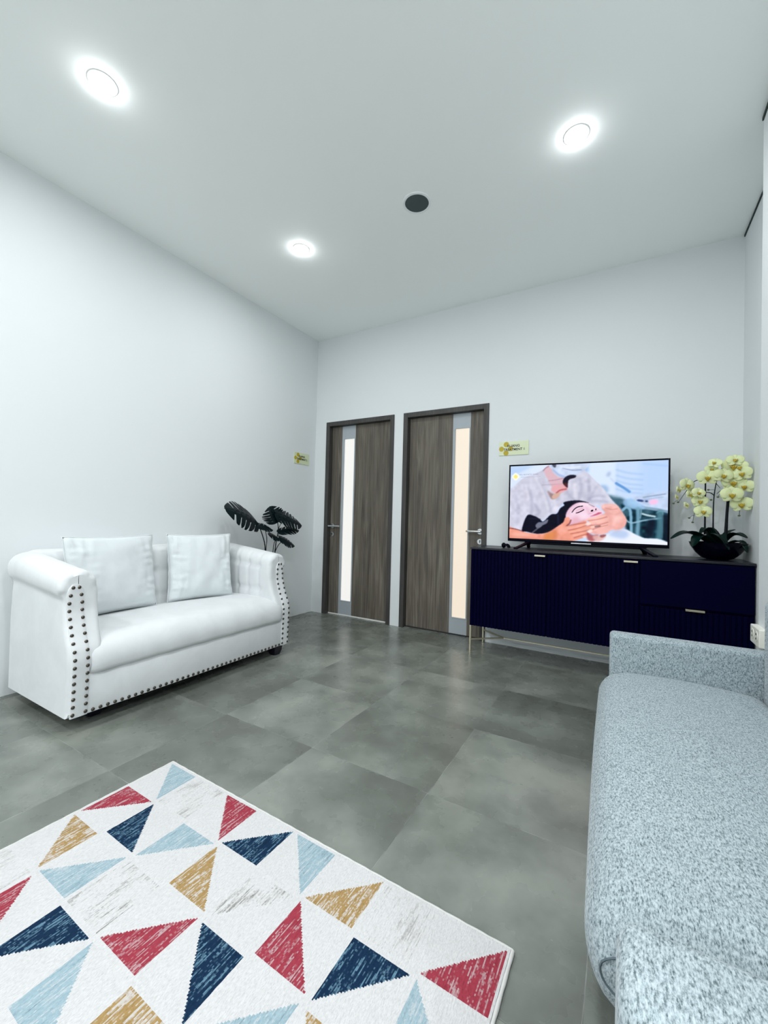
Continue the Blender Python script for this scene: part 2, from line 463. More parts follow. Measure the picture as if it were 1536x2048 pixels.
# back with rolled top and tufting
prof = cr([(-3.02, .10), (-3.024, .4), (-3.02, .62), (-3.022, .70), (-3.028, .75), (-3.018, .80), (-2.985, .83), (-2.945, .838), (-2.90, .825), (-2.868, .79), (-2.860, .74), (-2.862, .68),
           (-2.855, .58), (-2.842, .46), (-2.835, .38), (-2.84, .28), (-2.90, .15)], 80, True)
rings = []
for y in [.988, .991, .998, 1.008, 1.022] + list(np.linspace(1.04, 2.33, 110)) + [2.348, 2.362, 2.372, 2.379, 2.382]:
    e = min(y-.988, 2.382-y); k = 1-max(0, 1-e/.06)**2*.45
    r = []
    for p in prof:
        x, z = -2.94+(p.x+2.94)*k, .50+(p.y-.50)*(1-(1-k)*.18)
        if p.x > -2.88 and .40 < p.y < .80: x -= 1.5*biscuit(y, p.y, .152, .165, 1.708, .49)
        r.append((x, y, z))
    rings.append(r)
b = loft(bmesh.new(), rings); obj('backrest', b, M_velvet, sofa, smooth=60, origin=SO)
# front trim strip on each arm, with nailheads
def strip(side):
    rings = []
    zz = list(np.linspace(.0768, .66, 30))+[.675, .69, .70, .706]
    for z in zz:
        cut = max(0, (z-.66)/.046)
        w0, w1 = .012+.022*cut**2, .085-.022*cut**2
        puff = .0025*(.5+.5*math.cos((z-.09)/.0373*2*PI))
        r = []
        for i, (t, d) in enumerate(((0, -.006), (.0, .002), (.03, .0035), (.25, .004+puff*.4), (.5, .0045+puff), (.75, .004+puff*.4), (.97, .0035), (1, .002), (1, -.006))):
            w = w0+(w1-w0)*t; y = yL0+w if side < 0 else yR0-w
            r.append((interp(z, XF)+d, y, z))
        rings.append(r)
    b = loft(bmesh.new(), rings)
    obj('trim_strip', b, M_velvet, sofa, smooth=50, origin=SO)
strip(-1); strip(1)
nails = []
for s in (-1, 1):
    for i in range(17):
        z = .093+i*(.690-.093)/16
        for w in (.0215, .0765):
            if i == 16: w = .037 if w < .05 else .063
            if i == 15: w = .027 if w < .05 else .073
            nails.append((interp(z, XF)+.0045, yL0+w if s < 0 else yR0-w, z))
for i in range(38):
    nails.append((-2.259, 1.052+i*(2.322-1.052)/37, .089))
cam_near = sorted(nails, key=lambda p: p[1])
nb = bmesh.new(); ball(nb, (0, 0, 0), .0088, 12, 8, (.62, 1, 1))
nme = bpy.data.meshes.new('nailhead'); nb.to_mesh(nme); nb.free(); nme.materials.append(M_nail)
nme.polygons.foreach_set('use_smooth', [True]*len(nme.polygons))
for p in cam_near[:100]:
    o = bpy.data.objects.new('nailhead', nme); C.objects.link(o); o.parent = sofa; o.location = Vector(p)-Vector(SO)
b = bmesh.new()
for p in cam_near[100:]: ball(b, p, .0088, 12, 8, (.62, 1, 1))
o = obj('nailheads', b, M_nail, sofa, smooth=80, origin=SO); o['kind'] = 'stuff'
for (x, y) in ((-2.41, 1.12), (-2.325, 2.345), (-2.95, 1.05), (-2.95, 2.345)):
    b = bmesh.new(); loft(b, [[(x+sx*w, y+sy*w, z) for sx, sy in ((-1, -1), (1, -1), (1, 1), (-1, 1))] for w, z in ((.030, 0), (.036, .03), (.045, .077))])
    bmesh.ops.bevel(b, geom=[e for e in b.edges if abs(e.verts[0].co.z-e.verts[1].co.z) > .02], offset=.008, segments=3, affect='EDGES')
    obj('foot', b, M_foot, sofa, smooth=40, origin=SO)

# ------------------------------------------------------------------ throw cushions on the white sofa
def cushion(w, h, T, base, yaw, lean, seed, label):
    """base = middle of the bottom edge; faces +x before yaw"""
    N = 40; b = bmesh.new(); grid = {}
    for s in (1, -1):
        for i in range(N+1):
            for j in range(N+1):
                u, v = -1+2*i/N, -1+2*j/N
                edge = i in (0, N) or j in (0, N)
                if s < 0 and edge: grid[s, i, j] = grid[1, i, j]; continue
                cu, cv = (1-u*u), (1-v*v)
                t = T*(cu*cv)**.42*(1-.15*v)
                wr = noise.noise(Vector((u*3.1+seed, v*2.2, s)))*.010*(cu*cv)**.3
                wr += noise.noise(Vector((u*9, v*2.5+seed, s*3)))*.020*max(0, abs(u)-.35)*min(1, cu*5)
                wr += noise.noise(Vector((u*2.5, v*10+seed, s*5)))*.018*max(0, abs(u)-.30)*min(1, cu*6)
                yy = w/2*u*(1-.055*cv); zz = h/2+h/2*v*(1-.045*cu)
                if edge: t = wr = 0
                yy += .004*noise.noise(Vector((u*6, v*6, seed)))*(1 if edge else 0)
                grid[s, i, j] = b.verts.new((s*(t+wr), yy, zz))
    for s in (1, -1):
        for i in range(N):
            for j in range(N):
                b.faces.new((grid[s, i, j], grid[s, i+1, j], grid[s, i+1, j+1], grid[s, i, j+1]))
    o = obj('throw_cushion', b, M_cushion, None, smooth=150)
    o.matrix_world = Matrix.Translation(base) @ Matrix.Rotation(yaw, 4, 'Z') @ Matrix.Rotation(lean, 4, 'Y')
    tag(o, label, 'cushion', 'white cushions on the white sofa')
    # sewn seam round the rim
    pts = []
    for i in range(N): pts.append((i, 0))
    for j in range(N): pts.append((N, j))
    for i in range(N, 0, -1): pts.append((i, N))
    for j in range(N, 0, -1): pts.append((0, j))
    def rim(i, j):
        u, v = -1+2*i/N, -1+2*j/N
        return Vector((0, w/2*u*(1-.055*(1-v*v))+.004*noise.noise(Vector((u*6, v*6, seed))), h/2+h/2*v*(1-.045*(1-u*u))))
    P = [rim(i, j) for i, j in pts]
    b = bmesh.new(); rings = []
    for k, p in enumerate(P):
        tdir = (P[(k+1) % len(P)]-P[k-1]).normalized(); a = Vector((1, 0, 0)); c = tdir.cross(a)
        rings.append([p+(a*math.cos(q*PI/3)+c*math.sin(q*PI/3))*.0035 for q in range(6)])
    loft(b, rings, loop=True)
    obj('seam', b, M_cushion, o, smooth=60)
    return o
cushion(.555, .480, .075, (-2.745, 1.385, .440), R(5), R(-8), 1.3, 'wide white cushion leaning by the near arm of the white sofa')
cushion(.470, .480, .080, (-2.715, 1.970, .440), R(-15), R(-8), 4.7, 'smaller white cushion turned towards the viewer by the far sofa arm')

# ------------------------------------------------------------------ grey sofa
GO = (.20, 1.35, 0)
gs = thing('grey_sofa', 'grey heather fabric two-seat sofa cropped by the right edge', 'sofa', GO, R(1.7))
def gbox(name, x0, x1, y0, y1, z0, z1, r, seg=4, puff=0):
    b = boxbm(x0, x1, y0, y1, z0, z1, r, seg)
    obj(name, b, M_heather, gs, smooth=60, origin=GO)
gbox('arm', -.029, .527, 2.085, 2.175, .10, .588, .018)
gbox('arm', -.024, .527, .510, .640, .10, .568, .024)
b = boxbm(.02, .49, .60, 2.09, .10, .24, .01); obj('base', b, M_heather, gs, smooth=50, origin=GO)
gp = cr([(.480, .25), (.483, .37), (.475, .415), (.44, .435), (.25, .447), (.10, .445), (.02, .438), (-.030, .418), (-.060, .380), (-.068, .335), (-.060, .285), (-.035, .245), (.02, .228), (.2, .225), (.44, .225)], 64, True)
rings = []
ys = [.795, .796, .800, .808, .818, .830, .845, .86, .875] + list(np.linspace(.89, 2.03, 26)) + [2.05, 2.07, 2.078, 2.083]
for y in ys:
    e = y-.795; e2 = 2.083-y; kz = 1-(1-math.sqrt(max(0, 1-max(0, 1-e/.085)**2)))*.62-max(0, 1-e2/.055)**2*.09
    k = 1-(max(0, 1-e/.085)**2*.10+max(0, 1-e2/.055)**2*.09)
    c = .010*math.sin(PI*(y-.795)/1.288)
    rings.append([(.19+(p.x-.19)*k-(c*.6 if p.x < 0 else 0), y, .335+(p.y-.335)*kz+(c if p.y > .4 else 0)) for p in gp])
b = loft(bmesh.new(), rings); seat = obj('seat', b, M_heather, gs, smooth=60, origin=GO)
# piping round the near end panel of the seat
pr = [Vector((.19+(p.x-.19)*.90, .795, .335+(p.y-.335)*.38)) for p in gp]
b = bmesh.new(); rings = []
for k, p in enumerate(pr):
    tdir = (pr[(k+1) % len(pr)]-pr[k-1]).normalized(); a = Vector((0, 1, 0)); c = tdir.cross(a)
    rings.append([p+(a*math.cos(q*PI/3)+c*math.sin(q*PI/3))*.0018 for q in range(6)])
loft(b, rings, loop=True); obj('piping', b, M_pipe, seat, smooth=60, origin=GO)
gbox('backrest', .478, .527, .645, 2.070, .24, .795, .020)
for (x, y) in ((.03, .60), (.03, 2.06), (.44, .60), (.44, 2.06)):
    b = bmesh.new(); lathe(b, [(.016, 0), (.024, .102)], x, y, 20); obj('leg', b, M_foot, gs, smooth=40, origin=GO)

# ------------------------------------------------------------------ patterned rug
CELL = .1775; RO = (-1.648, 1.084, 0); RROT = R(-.73)
COLS = {'w': srgb(199, 198, 198), 'p': srgb(146, 169, 178), 'r': srgb(150, 56, 70), 'n': srgb(18, 42, 68), 'g': srgb(160, 132, 86), 's': srgb(176, 174, 168), 'f': srgb(214, 214, 210)}
# row -> column -> (corner missing from the right triangle, colour); None = whole cell
PAT = {
 0: {0: ('BL', 'p'), 1: (None, 'f'), 2: ('BL', 'r'), 3: ('TL', 'n'), 4: ('BL', 'p'), 5: ('TL', 'g'), 6: (None, 'f'), 7: ('TL', 'r')},
 1: {0: ('BR', 'r'), 1: ('TR', 'n'), 2: ('BR', 'p'), 3: ('TR', 'g'), 4: ('BR', 's'), 5: ('TR', 'r'), 6: ('BR', 'n'), 7: ('TR', 'p')},
 2: {0: ('BL', 'g'), 1: ('TL', 'p'), 2: (None, 's'), 3: ('TL', 'r'), 4: ('BL', 'n'), 5: ('TL', 'p'), 6: ('BL', 'g'), 7: ('TL', 'n')},
 3: {0: (None, 'f'), 1: ('TR', 'r'), 2: ('BR', 'n'), 3: ('TR', 'p'), 4: ('BR', 'g'), 5: (None, 'f'), 6: ('BR', 'r'), 7: ('TR', 'p')},
}
ROWS = 11
for r in range(4, ROWS):
    PAT[r] = {c: PAT[r-4 if r % 8 >= 4 else r-8][(c+3) % 8] for c in range(8)} if r < 8 else {c: PAT[r-8][c] for c in range(8)}
W, LEN, BORD = CELL*8, CELL*ROWS, .006
SX, SY = .0030, .0050            # one tuft
nx, ny = int(W/SX), int(LEN/SY)
def rug_col(x, y, ix, iy):
    c, r = int(min(7, x/CELL)), int(min(ROWS-1, y/CELL))
    fx, fy = x/CELL-c, y/CELL-r           # fy: 0 at the far side
    miss, k = PAT[r][c]
    m = .045
    if not (m < fx < 1-m and m < fy < 1-m): return 'w', 0
    fx, fy = (fx-m)/(1-2*m), (fy-m)/(1-2*m)
    if miss is None: inside = True
    else:
        u = fx if miss[1] == 'R' else 1-fx       # measured towards the missing corner
        v = fy if miss[0] == 'B' else 1-fy
        inside = u+v < 1.0
    return (k if inside else 'w'), 1
verts, faces, cols = [], [], []
top = .010
for j in range(ny+1):
    for i in range(nx+1):
        x, y = i*SX, j*SY
        h = top+.0010*noise.noise(Vector((x*240, y*60, 0)))
        verts.append((x, -y, h))
base_c = {k: np.array(v[:3]) for k, v in COLS.items()}
wt = base_c['w']
for j in range(ny):
    for i in range(nx):
        a = j*(nx+1)+i; faces.append((a, a+nx+1, a+nx+2, a+1))
        x, y = (i+.5)*SX, (j+.5)*SY
        k, _ = rug_col(x, y, i, j)
        st = noise.noise(Vector((x*270, y*15, 3)))*1.25+.7*noise.noise(Vector((x*110, y*26, 9)))+.35*rnd.uniform(-1, 1)
        col = base_c[k]
        if k == 'w':
            dn = noise.noise(Vector((x*9, y*7, 21)))
            col = col*(1+.03*st-.10*max(0, min(1, dn*1.6-.2))*max(0, st+.3))
        elif k in 'fs': 
            dn = noise.noise(Vector((x*14, y*11, 5)))
            m = min(1, max(0, (st+dn*1.2-.1)*.9)); col = wt*(1-m)+base_c['s']*.55*m if k == 's' else wt*(1-m*.65)+base_c['s']*.62*m*.65
        else:
            thr = {'n': .12, 'r': .16, 'g': -.02, 'p': .10}[k]
            m = min(1, max(0, (st-thr)*1.9)); m = m*{'n': .55, 'r': .5, 'g': .75, 'p': .5}[k]
            dk = max(0, -st-.35)*.35
            col = (col*(1-m)+(np.array(srgb(120, 160, 180)[:3]) if k == 'n' else wt)*m)*(1-dk)
        cols.append(col)
me = bpy.data.meshes.new('pile'); me.from_pydata(verts, [], faces)
at = me.color_attributes.new('yarn', 'FLOAT_COLOR', 'CORNER')
cc = np.repeat(np.clip(np.array(cols), 0, 1), 4, axis=0); cc = np.hstack([cc, np.ones((len(cc), 1))])
at.data.foreach_set('color', cc.astype(np.float32).ravel())
M_rug = mat('woven_rug_yarn', (.8, .8, .8), .95, spec=.1); n = NT(M_rug)
a = n.add('ShaderNodeVertexColor'); a.layer_name = 'yarn'
fz = n.noise(n.coord((1, .3, 1)), 420, 3, .7)
colr = n.mix(.30, a.outputs['Color'], n.ramp(fz, [(.3, (.35, .35, .36)), (.6, (1, 1, 1))]), 'MULTIPLY')
n.link(colr, n.b.inputs['Base Color']); n.bump(fz, .6, .003)
rug = thing('area_rug', 'white woven rug with red, navy, gold and pale blue triangles', 'rug', RO, RROT)
obj('pile', me, M_rug, rug)
M_bind = mat('cream_rug_binding', (.56, .56, .54), .9)
b = bmesh.new()
for q in (((-.003, .003, .005), (W+.003, .003, .005)), ((W+.003, .003, .005), (W+.003, -LEN-.003, .005)), ((W+.003, -LEN-.003, .005), (-.003, -LEN-.003, .005)), ((-.003, -LEN-.003, .005), (-.003, .003, .005))):
    A, B = Vector(q[0]), Vector(q[1]); k = int((B-A).length/.02)
    tube(b, [A.lerp(B, i/k) for i in range(k+1)], [.0053+.0006*math.sin(i*2.1) for i in range(k+1)], 8)
obj('binding', b, M_bind, rug, smooth=60)
obj('backing', boxbm(0, W, -LEN, 0, 0, .007), M_bind, rug)

# ------------------------------------------------------------------ sideboard
SX0, SX1, SY0, SY1, SZ0, SZ1 = -1.076, .676, 3.240, 3.612, .225, .856
BO = (-.2, 3.43, 0)
sb = thing('sideboard', 'long navy black fluted sideboard on thin brass legs under the television', 'sideboard', BO)
b = bmesh.new(); f = SY0+.022
box(b, SX0, SX0+.018, f, SY1, SZ0, SZ1-.016); box(b, SX1-.018, SX1, f, SY1, SZ0, SZ1-.016)
box(b, SX0+.018, SX1-.018, f, SY1, SZ0, SZ0+.018); box(b, SX0+.018, SX1-.018, SY1-.01, SY1, SZ0+.018, SZ1-.016)
for x in (-.492, .092): box(b, x-.009, x+.009, f, SY1-.01, SZ0+.018, SZ1-.016)
box(b, .101, SX1-.018, f, SY1-.01, .535, .552)
obj('carcass', b, M_navy, sb, origin=BO)
obj('top', boxbm(SX0-.003, SX1+.003, SY0-.003, SY1, SZ1-.016, SZ1, .002), M_navytop, sb, origin=BO)
def fluted(name, x0, x1, z0, z1):
    b = bmesh.new(); nfl = max(1, round((x1-x0)/.027)); p = (x1-x0)/nfl
    pts = [(x0, f-.0005)]
    for i in range(nfl):
        for t, d in ((.0, .008), (.12, .008), (.16, .001), (.30, 0), (.70, 0), (.84, .001), (.88, .008), (1.0, .008)):
            pts.append((x0+p*(i+t), SY0+d))
    pts.append((x1, f-.0005))
    lo, hi = [b.verts.new((x, y, z0)) for x, y in pts], [b.verts.new((x, y, z1)) for x, y in pts]
    m = len(pts)
    for i in range(m):
        k = (i+1) % m; b.faces.new((lo[i], lo[k], hi[k], hi[i]))
    bk = b.faces.new(lo); bk2 = b.faces.new(hi[::-1])
    return obj(name, b, M_navy, sb, origin=BO)
def handle(par, x0, x1, z):
    b = bmesh.new(); box(b, x0, x1, SY0-.016, SY0+.004, z-.003, z+.003, .001); box(b, x0, x1, SY0-.018, SY0-.014, z-.009, z+.003, .001)
    obj('handle', b, M_brass, par, origin=BO)
d1 = fluted('door', SX0+.002, -.494, SZ0+.002, SZ1-.020); handle(d1, -.580, -.505, .824)
d2 = fluted('door', -.490, .090, SZ0+.002, SZ1-.020); handle(d2, -.004, .078, .824)
d3 = fluted('drawer', .094, SX1-.002, SZ0+.002, .533); handle(d3, .338, .436, .540)
d4 = obj('drawer', boxbm(.094, SX1-.002, SY0+.004, f-.0005, .548, SZ1-.020, .001), M_navy, sb, origin=BO)
lw = .013
for x in (SX0+.008, SX1-.008):
    for y in (SY0+.010, SY1-.012):
        obj('leg', boxbm(x-lw/2, x+lw/2, y-lw/2, y+lw/2, 0, SZ0, .001), M_brass, sb, origin=BO)
b = bmesh.new(); zj = .112; J0, J1 = (-.848, 3.437, zj), (.448, 3.437, zj)
for J, x in ((J0, SX0+.008), (J1, SX1-.008)):
    bar(b, (x, SY0+.010, zj), J, .011); bar(b, (x, SY1-.012, zj), J, .011)
bar(b, J0, J1, .009)
obj('stretcher', b, M_brass, sb, origin=BO)

# ------------------------------------------------------------------ television
TX0, TX1, TZ0, TZ1, TY = -.826, .264, .912, 1.534, 3.42
TO = (-.28, 3.43, SZ1)
tv = thing('television', 'flat screen television on sideboard playing a facial massage scene', 'television', TO)
b = bmesh.new()
bz, bt = .011, .012; bb = .024
box(b, TX0, TX0+bz, TY, TY+.03, TZ0, TZ1, .002); box(b, TX1-bz, TX1, TY, TY+.03, TZ0, TZ1, .002)
box(b, TX0+bz, TX1-bz, TY, TY+.03, TZ1-bt, TZ1, .002); box(b, TX0+bz, TX1-bz, TY, TY+.03, TZ0, TZ0+bb, .002)
box(b, TX0+.004, TX1-.004, TY+.012, TY+.034, TZ0+.004, TZ1-.004)
box(b, TX0+.12, TX1-.12, TY+.03, TY+.065, TZ0-.006, TZ0+.36, .012)
box(b, TX0+.14, TX1-.14, TY+.004, TY+.05, TZ0-.016, TZ0+.002, .003)
obj('casing', b, M_black, tv, smooth=40, origin=TO)
obj('maker_strip', boxbm(-.352, -.216, TY-.003, TY+.001, TZ0+.001, TZ0+.009, .001), M_silver, tv, origin=TO)['label'] = 'silver strip below the screen'
for s, xa, xb in ((-1, -.655, -.735), (1, .095, .180)):
    b = bmesh.new(); rw = [.012, .011, .009, .008]
    def foot(pts):
        rings = []
        for i, p in enumerate(pts):
            w = .017 if i == 0 else .013
            rings.append([(p[0]+dx*w, p[1], p[2]+dz*.006) for dx, dz in ((-1, -1), (1, -1), (1, 1), (-1, 1))])
        loft(b, rings)
    foot([(xa, TY+.02, TZ0+.002), (xa+(xb-xa)*.5, TY-.06, TZ0-.026), (xb, TY-.135, SZ1+.0065)])
    foot([(xa, TY+.02, TZ0+.002), (xa+(xb-xa)*.25, TY+.06, TZ0-.022), (xa+(xb-xa)*.4, TY+.135, SZ1+.0065)])
    obj('stand_foot', b, M_black, tv, origin=TO)

# the moving picture, frozen: drawn on a grid of the screen's own pixels
GX, GY = 420, 236
sx0, sx1, sz0, sz1 = TX0+bz, TX1-bz, TZ0+bb, TZ1-bt
U, V = np.meshgrid(np.linspace(0, 1, GX), np.linspace(0, 1, GY))        # V: 0 at the top
def homog(src, dst):
    A = []
    for (x, y), (u, v) in zip(src, dst):
        A.append([x, y, 1, 0, 0, 0, -u*x, -u*y, u]); A.append([0, 0, 0, x, y, 1, -v*x, -v*y, v])
    A = np.array(A, float); h = np.linalg.solve(A[:, :8], A[:, 8]); return np.append(h, 1).reshape(3, 3)
Hm = homog([(0, 0), (1, 0), (1, 1), (0, 1)], [(90, 135), (1445, 80), (1435, 825), (82, 768)])
q = np.stack([U, V, np.ones_like(U)], -1) @ Hm.T; PX, PY = q[..., 0]/q[..., 2], q[..., 1]/q[..., 2]
rs = np.random.RandomState(3)
def smooth_noise(nxy, seed):
    g = np.random.RandomState(seed).rand(nxy[1]+2, nxy[0]+2)
    xx, yy = U*nxy[0], V*nxy[1]; i, j = xx.astype(int), yy.astype(int); fx, fy = xx-i, yy-j
    fx, fy = fx*fx*(3-2*fx), fy*fy*(3-2*fy)
    return (g[j, i]*(1-fx)+g[j, i+1]*fx)*(1-fy)+(g[j+1, i]*(1-fx)+g[j+1, i+1]*fx)*fy
IM = np.zeros((GY, GX, 3)); IM[:] = (200, 221, 250)
def blur(m, k):
    for _ in range(2):
        for ax in (0, 1):
            acc = np.zeros_like(m); cnt = 0
            for s in range(-k, k+1):
                acc += np.take(m, np.clip(np.arange(m.shape[ax])+s, 0, m.shape[ax]-1), axis=ax); cnt += 1
            m = acc/cnt
    return m
def fill(col, pts, curve=True, soft=1, op=1.0, tex=0, seed=1):
    if curve: pts = [(p.x, p.y) for p in cr([(a, b_, 0) for a, b_ in pts], len(pts)*7, True)]
    ins = np.zeros(PX.shape, bool); k = len(pts)
    for i in range(k):
        (x0, y0), (x1, y1) = pts[i], pts[(i+1) % k]
        if y0 == y1: continue
        c = ((y0 > PY) != (y1 > PY)) & (PX < (x1-x0)*(PY-y0)/(y1-y0)+x0); ins ^= c
    m = ins.astype(float)
    if soft: m = blur(m, soft)
    col = np.array(col, float)
    if tex: col = col+tex*((smooth_noise((46, 26), seed)-.5)*1.2+(smooth_noise((17, 10), seed+9)-.5)*1.4)[..., None]
    global IM
    IM = IM*(1-m[..., None]*op)+col*m[..., None]*op
def line(col, pts, w, soft=1, op=1.0, curve=True):
    if curve and len(pts) > 2: pts = [(p.x, p.y) for p in cr([(a, b_, 0) for a, b_ in pts], len(pts)*7)]
    d = np.full(PX.shape, 1e9)
    for (x0, y0), (x1, y1) in zip(pts, pts[1:]):
        L = max(1e-6, (x1-x0)**2+(y1-y0)**2); t = np.clip(((PX-x0)*(x1-x0)+(PY-y0)*(y1-y0))/L, 0, 1)
        d = np.minimum(d, np.hypot(PX-x0-t*(x1-x0), PY-y0-t*(y1-y0)))
    m = np.clip(w/2-d+.8, 0, 1)
    if soft: m = blur(m, soft)
    global IM
    IM = IM*(1-m[..., None]*op)+np.array(col, float)*m[..., None]*op
def ell(col, cx, cy, rx, ry, rot=0, **k):
    fill(col, [(cx+rx*math.cos(a)*math.cos(rot)-ry*math.sin(a)*math.sin(rot), cy+rx*math.cos(a)*math.sin(rot)+ry*math.sin(a)*math.cos(rot)) for a in np.linspace(0, 2*PI, 14)[:-1]], **k)
# blurred clinic behind
fill((218, 233, 254), [(740, 90), (1010, 80), (1000, 440), (740, 440)], False, 8)
fill((188, 214, 251), [(1200, 60), (1450, 60), (1450, 380), (1210, 400)], False, 10)
fill((176, 205, 245), [(80, 140), (260, 130), (250, 230), (90, 260)], False, 8, .5)
fill((120, 170, 230), [(560, 110), (760, 100), (755, 190), (680, 150), (600, 140)], False, 4, .7)
fill((228, 236, 250), [(80, 250), (300, 130), (440, 120), (380, 190), (200, 260), (90, 330)], True, 4, .7)
for y0 in (165, 215, 262, 300, 335): line((150, 188, 236), [(1000, y0), (1100, y0+28), (1225, y0+40)], 11, 2, .55)
line((160, 195, 238), [(1230, 112), (1440, 132)], 12, 2, .6)
line((150, 180, 220), [(1010, 110), (1005, 400)], 8, 3, .4)
ell((150, 170, 205), 935, 205, 16, 26, .5, soft=3, op=.6); line((190, 205, 232), [(950, 240), (1000, 290)], 12, 2, .8)
line((92, 150, 214), [(1000, 285), (1060, 322), (1112, 358)], 22, 1, .9)
ell((118, 160, 205), 890, 340, 45, 40, soft=4, op=.6)
fill((62, 100, 116), [(900, 395), (1000, 400), (1080, 440), (1080, 520), (960, 480)], True, 4, .9, 30, 4)
# trolley and stools at the right
fill((24, 62, 78), [(1040, 470), (1180, 500), (1440, 520), (1445, 820), (1240, 775), (1090, 705), (1060, 600)], False, 3, 1, 46, 5)
fill((198, 216, 244), [(1120, 420), (1260, 375), (1445, 350), (1445, 530), (1330, 500), (1210, 470)], False, 2, 1, 16, 6)
fill((140, 170, 196), [(1180, 478), (1330, 500), (1445, 528), (1445, 548), (1300, 520), (1190, 500)], False, 1, .9)
fill((150, 190, 226), [(1060, 440), (1130, 420), (1230, 480), (1240, 510), (1160, 515), (1080, 490)], True, 2, .9, 20, 8)
ell((247, 198, 232), 1318, 448, 40, 24, -.15, soft=2)
ell((52, 72, 128), 1205, 437, 30, 10, .15); ell((60, 80, 130), 1258, 442, 14, 9)
line((130, 150, 180), [(1230, 408), (1330, 392), (1420, 378)], 9, 1, .8); line((150, 165, 200), [(1240, 430), (1330, 415), (1400, 405)], 7, 1, .6)
line((132, 178, 206), [(1055, 520), (1090, 495), (1118, 520), (1126, 600), (1128, 745)], 24, 1)
line((122, 168, 192), [(1186, 510), (1186, 640), (1180, 745)], 34, 2, .95); line((140, 182, 204), [(1215, 515), (1205, 590)], 10, 1, .8)
line((150, 190, 210), [(1070, 600), (1130, 632), (1230, 612), (1380, 590)], 13, 1, .95)
line((196, 220, 228), [(1222, 552), (1270, 566), (1330, 576)], 15, 1)
line((84, 132, 148), [(1372, 545), (1378, 640), (1360, 790)], 58, 3, .85); line((120, 165, 180), [(1345, 545), (1375, 530), (1398, 560), (1392, 760)], 10, 1, .7)
fill((8, 20, 40), [(1268, 610), (1330, 600), (1310, 760), (1255, 750)], False, 3, .85); fill((4, 16, 34), [(1400, 560), (1445, 560), (1445, 800), (1395, 780)], False, 2, .8)
# white sheet
fill((236, 241, 253), [(690, 830), (760, 785), (920, 735), (1000, 690), (1090, 692), (1140, 720), (1240, 765), (1350, 770), (1450, 806), (1450, 840), (1000, 840)], True, 1)
fill((178, 200, 238), [(985, 700), (1080, 700), (1110, 735), (1060, 770), (940, 742)], True, 4, .8)
# therapist: tunic
fill((208, 208, 226), [(80, 370), (120, 315), (200, 240), (300, 200), (370, 165), (430, 118), (560, 118), (720, 165), (800, 240), (880, 320), (960, 425), (1015, 490), (1000, 520), (760, 460), (700, 450), (560, 450), (490, 545), (430, 565), (375, 612), (300, 580), (235, 565), (210, 640), (188, 705), (75, 668)], True, 1, 1, 15, 11)
for pts, w, o_ in (([(240, 330), (275, 430), (270, 560)], 26, .35), ([(330, 260), (400, 400), (440, 540)], 20, .35), ([(300, 470), (340, 540), (300, 575)], 18, .5), ([(560, 330), (600, 390), (640, 430)], 18, .35), ([(690, 250), (700, 330), (680, 420)], 22, .35), ([(760, 250), (770, 360), (760, 440)], 16, .5), ([(770, 420), (830, 395), (900, 400)], 12, .6), ([(775, 440), (850, 440), (930, 450)], 14, .55), ([(820, 330), (790, 390), (770, 430)], 10, .5), ([(130, 380), (160, 520), (150, 640)], 30, .2), ([(430, 520), (470, 470), (500, 400)], 16, .3)):
    line((150, 150, 178), pts, w, 3, o_)
for pts, w in (([(300, 220), (380, 380), (420, 520)], 18), ([(640, 300), (650, 400)], 26), ([(470, 440), (480, 510)], 22), ([(880, 330), (950, 440)], 16), ([(220, 300), (250, 420)], 16)):
    line((238, 238, 248), pts, w, 3, .55)
# neck, mask, hair
fill((222, 186, 196), [(376, 172), (400, 140), (440, 118), (452, 180), (500, 228), (548, 240), (575, 330), (500, 352), (455, 330), (420, 265)], True, 1)
line((120, 100, 125), [(372, 172), (400, 145), (436, 128)], 6, 1, .7); line((150, 120, 150), [(420, 262), (480, 255), (545, 240)], 6, 1, .6); line((160, 130, 155), [(360, 300), (450, 296), (540, 290)], 5, 1, .5)
fill((205, 218, 243), [(436, 115), (745, 100), (742, 160), (650, 212), (570, 238), (505, 215), (458, 170)], True, 1, 1, 18, 12)
fill((70, 72, 92), [(448, 118), (482, 118), (476, 145), (458, 138)], True, 1, .9)
line((128, 140, 180), [(540, 150), (620, 168), (700, 165)], 7, 1, .8); line((140, 165, 215), [(455, 165), (500, 205), (560, 232)], 14, 2, .7); line((240, 244, 254), [(520, 140), (610, 148), (690, 138)], 12, 2, .8)
fill((232, 174, 180), [(465, 305), (545, 292), (585, 330), (560, 352), (500, 378), (440, 350)], True, 2)
fill((150, 118, 116), [(408, 350), (440, 368), (480, 395), (455, 428), (430, 405)], True, 2, .85); fill((214, 176, 160), [(450, 395), (500, 360), (520, 372), (500, 410), (460, 425)], True, 1)
line((188, 96, 104), [(488, 368), (520, 345), (572, 335)], 11, 1)
fill((24, 20, 40), [(540, 278), (556, 236), (600, 212), (652, 214), (646, 234), (596, 252), (585, 285), (582, 322), (562, 308)], True, 1)
fill((120, 44, 40), [(552, 282), (580, 285), (578, 322), (560, 306)], True, 2, .7)
